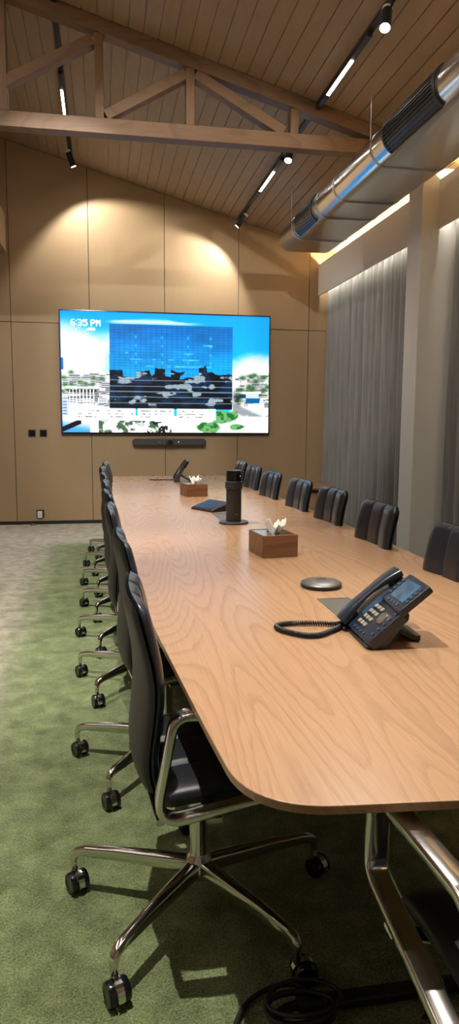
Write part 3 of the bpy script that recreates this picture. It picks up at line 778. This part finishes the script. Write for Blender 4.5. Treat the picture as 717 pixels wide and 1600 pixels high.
def tissue_box(x, y, rz, sx, sy, h, label, seed):
    t = empty('tissue_box', (x, y, ZT), R(rz), label, 'tissue box', 'wooden tissue boxes on the table')
    b = MB(); e = .008
    b.box(-sx/2, sx/2, -sy/2, -sy/2+e, 0, h).box(-sx/2, sx/2, sy/2-e, sy/2, 0, h).box(-sx/2, -sx/2+e, -sy/2+e, sy/2-e, 0, h).box(sx/2-e, sx/2, -sy/2+e, sy/2-e, 0, h)
    b.box(-sx/2+e, sx/2-e, -sy/2+e, sy/2-e, 0, .006)
    b.build('box_body', M['box'], t, bevel=.0015)
    out = rrect(sx-2*e-.001, sy-2*e-.001, .003, 6); inn = rrect(.045, .11, .0224, 6); l = MB(); n = len(out)
    for z in (h-.004, h-.0015): l.add([(p[0], p[1], z) for p in out]+[(p[0], p[1], z) for p in inn], [(i, (i+1) % n, (i+1) % n+n, i+n) for i in range(n)])
    l.add([(p[0], p[1], h-.004) for p in inn]+[(p[0], p[1], h-.0015) for p in inn], [(i, (i+1) % n, (i+1) % n+n, i+n) for i in range(n)])
    l.build('lid', M['mirror'], t)
    rnd = random.Random(seed); k = MB(); nt, nh = 44, 14; rings = []
    ph = [rnd.uniform(0, 6.28) for _ in range(5)]
    for j in range(nh+1):
        v = j/nh; r0 = .012+.034*v**1.2; ring = []
        for i in range(nt):
            a = 2*pi*i/nt
            fold = .22*sin(2*a+ph[0]+v*1.5)+.20*sin(5*a+ph[1]-v*2)+.14*sin(9*a+ph[2]+v*3)
            r = r0*(1+fold*min(1, v*2.2)*.8); z = h-.03 + (.076+.016*sin(2*a+ph[3])+.012*sin(5*a+ph[4])+.006*sin(11*a))*v
            ring.append((r*cos(a)*.85+.012*v, r*sin(a)*1.1, z))
        rings.append(ring)
    k.loft(rings, caps=False); o = k.build('tissue', M['tissue'], t, sharp=180); q = o.modifiers.new('s', 'SOLIDIFY'); q.thickness = .0012
tissue_box(.835, 3.385, 7, .178, .22, .108, 'nearer wooden tissue box with a white tissue, in front of the camera tower', 1)
tissue_box(.795, 6.13, 10, .185, .22, .108, 'farther wooden tissue box beside the far desk phone', 4)

# camera tower
tw = empty('camera_tower', (.834, 4.44, ZT), 0, 'tall black tabletop camera tower on a round base in the middle of the table', 'conference camera')
MB().lathe([(.001, 0), (.092, 0), (.0945, .003), (.0945, .010), (.092, .0125), (.05, .014), (.001, .014)], n=48).build('base', M['graphite'], tw, sharp=40)
MB().lathe([(.001, .013), (.049, .013), (.0485, .225), (.001, .225)], n=40).build('column', M['graphite'], tw, sharp=40)
MB().lathe([(.049, .222), (.0555, .225), (.0555, .268), (.049, .271), (.001, .271)], n=40).build('collar', M['graphite'], tw, sharp=40)
MB().lathe([(.001, .27), (.0485, .27), (.0485, .332), (.046, .338), (.042, .3395), (.001, .3395)], n=40).build('camera_head', M['blackgloss'], tw, sharp=40)
ln = MB().lathe([(.015, -.047), (.015, -.052), (.011, -.053), (.001, -.0515)], (0, 0, .305), 'Y', 24); ln.build('lens', M['blackgloss'], tw).rotation_euler = (0, 0, R(20))
MB().lathe([(.001, -.0492), (.003, -.0492), (.003, -.046)], (0, 0, .305), 'Y', 10).build('status_light', M['dot'], tw).rotation_euler = (0, 0, R(42))
MB().prism([(x, z+.062) for x, z in rrect(.02, .006, .002)], -.0492, -.047, 'Y').build('gold_mark', M['gold'], tw).rotation_euler = (0, 0, R(12))

# touch panel wedge
tp = empty('touch_panel', (.79, 5.12, ZT), R(-62), 'black wedge-shaped touch panel with a glossy sloped screen behind the camera tower', 'touch panel')
MB().prism([(-.085, 0), (.085, 0), (.085, .062), (-.075, .018), (-.085, .010)], -.13, .13, 'X').build('panel_body', M['black'], tp, bevel=.004)
sc_ = MB(); sc_.T = Matrix.Translation((0, .005, .0405)) @ Matrix.Rotation(math.atan2(.044, .16), 4, 'X'); sc_.prism(rrect(.245, .158, .008), -.0005, .0015)
sc_.build('glass', M['blackgloss'], tp)

# desk phones
M['lcd'] = mat('phone_lcd', (.02, .04, .07), .15, emit=(.05, .22, .42), es=.35)
def lcd_nodes():
    g = N(M['lcd']); v = g.coord(); f = g.noise(g.mapping(v, (14, 22, 1)), 1.2, 1)
    g.l(g.ramp(f, [(.38, (.02, .07, .15)), (.5, (.04, .20, .36)), (.62, (.10, .34, .52))]), g.b.inputs['Emission Color'])
lcd_nodes()
def phone(x, y, rz, alpha, label, sc=1.0, cord=None):
    p = empty('desk_phone', (x, y, ZT), R(rz), label, 'telephone', 'black desk phones on the table'); p.scale = (sc,)*3
    F = Matrix.Translation((0, 0, .022)) @ Matrix.Rotation(R(alpha), 4, 'X')      # face frame: x across, y up the slope, z out
    def B(): q = MB(); q.T = F; return q
    ca_, sa_ = cos(R(alpha)), sin(R(alpha))
    body = B(); body.prism(fillet([(-.118, 0), (.118, 0), (.118, .130), (.095, .145), (-.045, .150), (-.05, .222), (-.118, .222)], [.012, .012, .01, .01, .004, .01, .016], 4), -.030, 0)
    body.build('phone_body', M['phone'], p, bevel=.004)
    wd = MB(); L = .13*ca_; Hh = .022+.13*sa_
    wd.prism([(.004, 0), (L*.62, 0), (L*1.05, Hh-.045), (L*.9, Hh-.04), (.0, .006)], -.105, .105, 'X'); wd.build('wedge_base', M['phone'], p, bevel=.003)
    st = MB(); st.sweep([(.0, L*.75, Hh*.55), (.0, .165, .011), (.0, .182, .011)], rrect(.11, .018, .004), up=(0, .3, 1)); st.build('stand', M['black'], p, bevel=.002)
    sm = B(); sm.prism(fillet([(-.040, .128), (.118, .118), (.122, .235), (-.030, .240)], .010, 4), -.012, .010); sm_ = sm.build('screen_module', M['phone'], p, bevel=.004)
    q = B(); q.prism([(a+.041, b+.186) for a, b in rrect(.094, .070, .003)], .0098, .0112); q.build('display', M['lcd'], sm_)
    for i in range(4):
        for s in (-1, 1):
            q = B(); q.prism([(a+.041+.062*s, b+.160+i*.017) for a, b in rrect(.018, .008, .002)], .0095, .0125); q.build('line_key', M['button'], sm_)
    for i in range(4):
        q = B(); q.prism([(a+.009+.022*i, b+.138) for a, b in rrect(.016, .008, .002)], .0095, .0125); q.build('soft_key', M['button'], sm_)
    for r_ in range(4):
        for c_ in range(3):
            q = B(); q.prism([(a-.028+.023*c_, b+.036+.022*r_) for a, b in rrect(.018, .0125, .003)], -.001, .0035); q.build('number_key', M['key'], p, bevel=.001)
    q = B(); q.lathe([(.001, .004), (.009, .004), (.0095, .005), (.019, .005), (.0205, .003), (.0205, -.001)], (.062, .082, 0), n=24); q.build('navigation_key', M['steel'], p, sharp=50)
    for i in range(5):
        q = B(); q.prism([(a+.098, b+.030+.021*i) for a, b in rrect(.012, .009, .003)], -.001, .003); q.build('function_key', M['button'], p)
        if i < 4:
            q = B(); q.prism([(a-.02+.025*i, b+.014) for a, b in rrect(.013, .008, .003)], -.001, .003); q.build('function_key', M['button'], p)
    q = B(); q.prism([(a-.062, b+.111) for a, b in rrect(.062, .110, .022, 5)], -.001, .0015); q.build('cradle', M['button'], p)
    h = B(); pr = [(-.006, .006), (.03, .014), (.07, .0185), (.111, .020), (.152, .0185), (.192, .014), (.228, .006)]
    path = smooth_path([(-.092, t, z+.006) for t, z in pr], 5); k = len(path)
    sca = [(1.0+.12*math.cos(2*pi*i/(k-1)), (.86+.25*math.cos(2*pi*i/(k-1)))) for i in range(k)]
    h.sweep(path, rrect(.056, .022, .009, 4), up=(0, 0, 1), scale=sca)
    h.prism([(a-.092, b+.024) for a, b in rrect(.050, .046, .014, 4)], -.0005, .026); h.prism([(a-.092, b+.199) for a, b in rrect(.050, .046, .014, 4)], -.0005, .026)
    h.build('handset', M['phone'], p, bevel=.003, sharp=45)
    if cord: cord(p)
    return p
def coil(path, parent, name, rc, rw, turns, mirror=False):
    P = smooth_path(path, 40); n = len(P); m_ = MB(); out = []
    per = 10; tot = turns*per
    for i in range(tot+1):
        t = i/tot*(n-1); j = min(int(t), n-2); f = t-j; a = Vector(P[j]).lerp(Vector(P[j+1]), f); d = (Vector(P[j+1])-Vector(P[j])).normalized()
        s_ = d.cross(Vector((0, 0, 1))).normalized(); u = s_.cross(d); an = 2*pi*i/per
        out.append(tuple(a + s_*rc*cos(an) + u*rc*sin(an)))
    m_.tube(out, rw, 6, up=(.2, .3, 1)); return m_.build(name, M['black'], parent, sharp=90)
def near_cord(p):   # in the phone's own frame: x toward the far side is negative
    coil([(-.100, .012, .020), (-.118, -.02, .009), (-.140, -.10, .009), (-.142, -.17, .009), (-.118, -.208, .009), (-.070, -.196, .009), (-.02, -.15, .009), (-.015, -.10, .009), (-.06, -.045, .009), (-.10, -.010, .009), (-.112, .01, .016)], p, 'coiled_cord', .0062, .0023, 120)
phone(.752, 1.998, -92.5, 40, 'black desk phone nearest the camera, with a lit blue display and coiled cord', 1.04, near_cord)
def far_cord(p):
    m_ = MB(); m_.sweep(smooth_path([(-.10, .0, .02), (-.12, -.04, .006), (-.13, -.12, .006), (-.10, -.20, .006), (-.13, -.26, .006)], 8), rrect(.03, .008, .003)); m_.build('cord', M['black'], p)
phone(.775, 7.58, -100, 56, 'farther black desk phone at the end of the table below the screen', 1.05, far_cord)
# ================================================================== SIDE TABLE, CABLES
sd = empty('side_table', (2.50, 8.25, 0), 0, 'low round wooden side table by the curtain, glimpsed between two right-hand chairs', 'side table')
MB().lathe([(.001, .585), (.26, .585), (.27, .59), (.27, .612), (.262, .62), (.001, .62)], n=48).build('tabletop', M['drumwood'], sd, sharp=40)
MB().lathe([(.001, .555), (.23, .555), (.235, .585), (.001, .585)], n=40).build('rim', M['black'], sd, sharp=40)
MB().lathe([(.001, 0), (.19, 0), (.2, .01), (.2, .555), (.001, .555)], n=40).build('drum_base', M['drumwood'], sd, sharp=40)
cb = MB().tube(smooth_path([(.26, 1.38, .007), (.285, 1.45, .007), (.325, 1.505, .010), (.385, 1.53, .018), (.445, 1.53, .02), (.485, 1.505, .008)], 10), .0065, 10).build('power_cable', M['black'])
tag(cb, 'black power cable curving over the green carpet under the near end of the table', 'cable')
ch = MB()
for i in range(5):
    r0 = .05+.006*i; ch.tube([(.44+.01*sin(i*2)+r0*cos(2*pi*k/28)*1.2, 1.445+.008*cos(i*3)+r0*.7*sin(2*pi*k/28), .008+.011*i+.003*sin(4*pi*k/28+i)) for k in range(28)], .0055, 8, True)
tag(ch.build('cable_bundle', M['black']), 'coiled black cable bundle lying on the carpet below the table edge', 'cable')
lp = MB().tube([(2.985+.0*k, 8.62+.05*cos(2*pi*k/24), 3.565+.05*sin(2*pi*k/24)) for k in range(24)], .006, 8, True, up=(1, 0, .1)).build('cable_loop', M['white'])
tag(lp, 'small white cable loop standing on the far pelmet under the duct', 'cable')
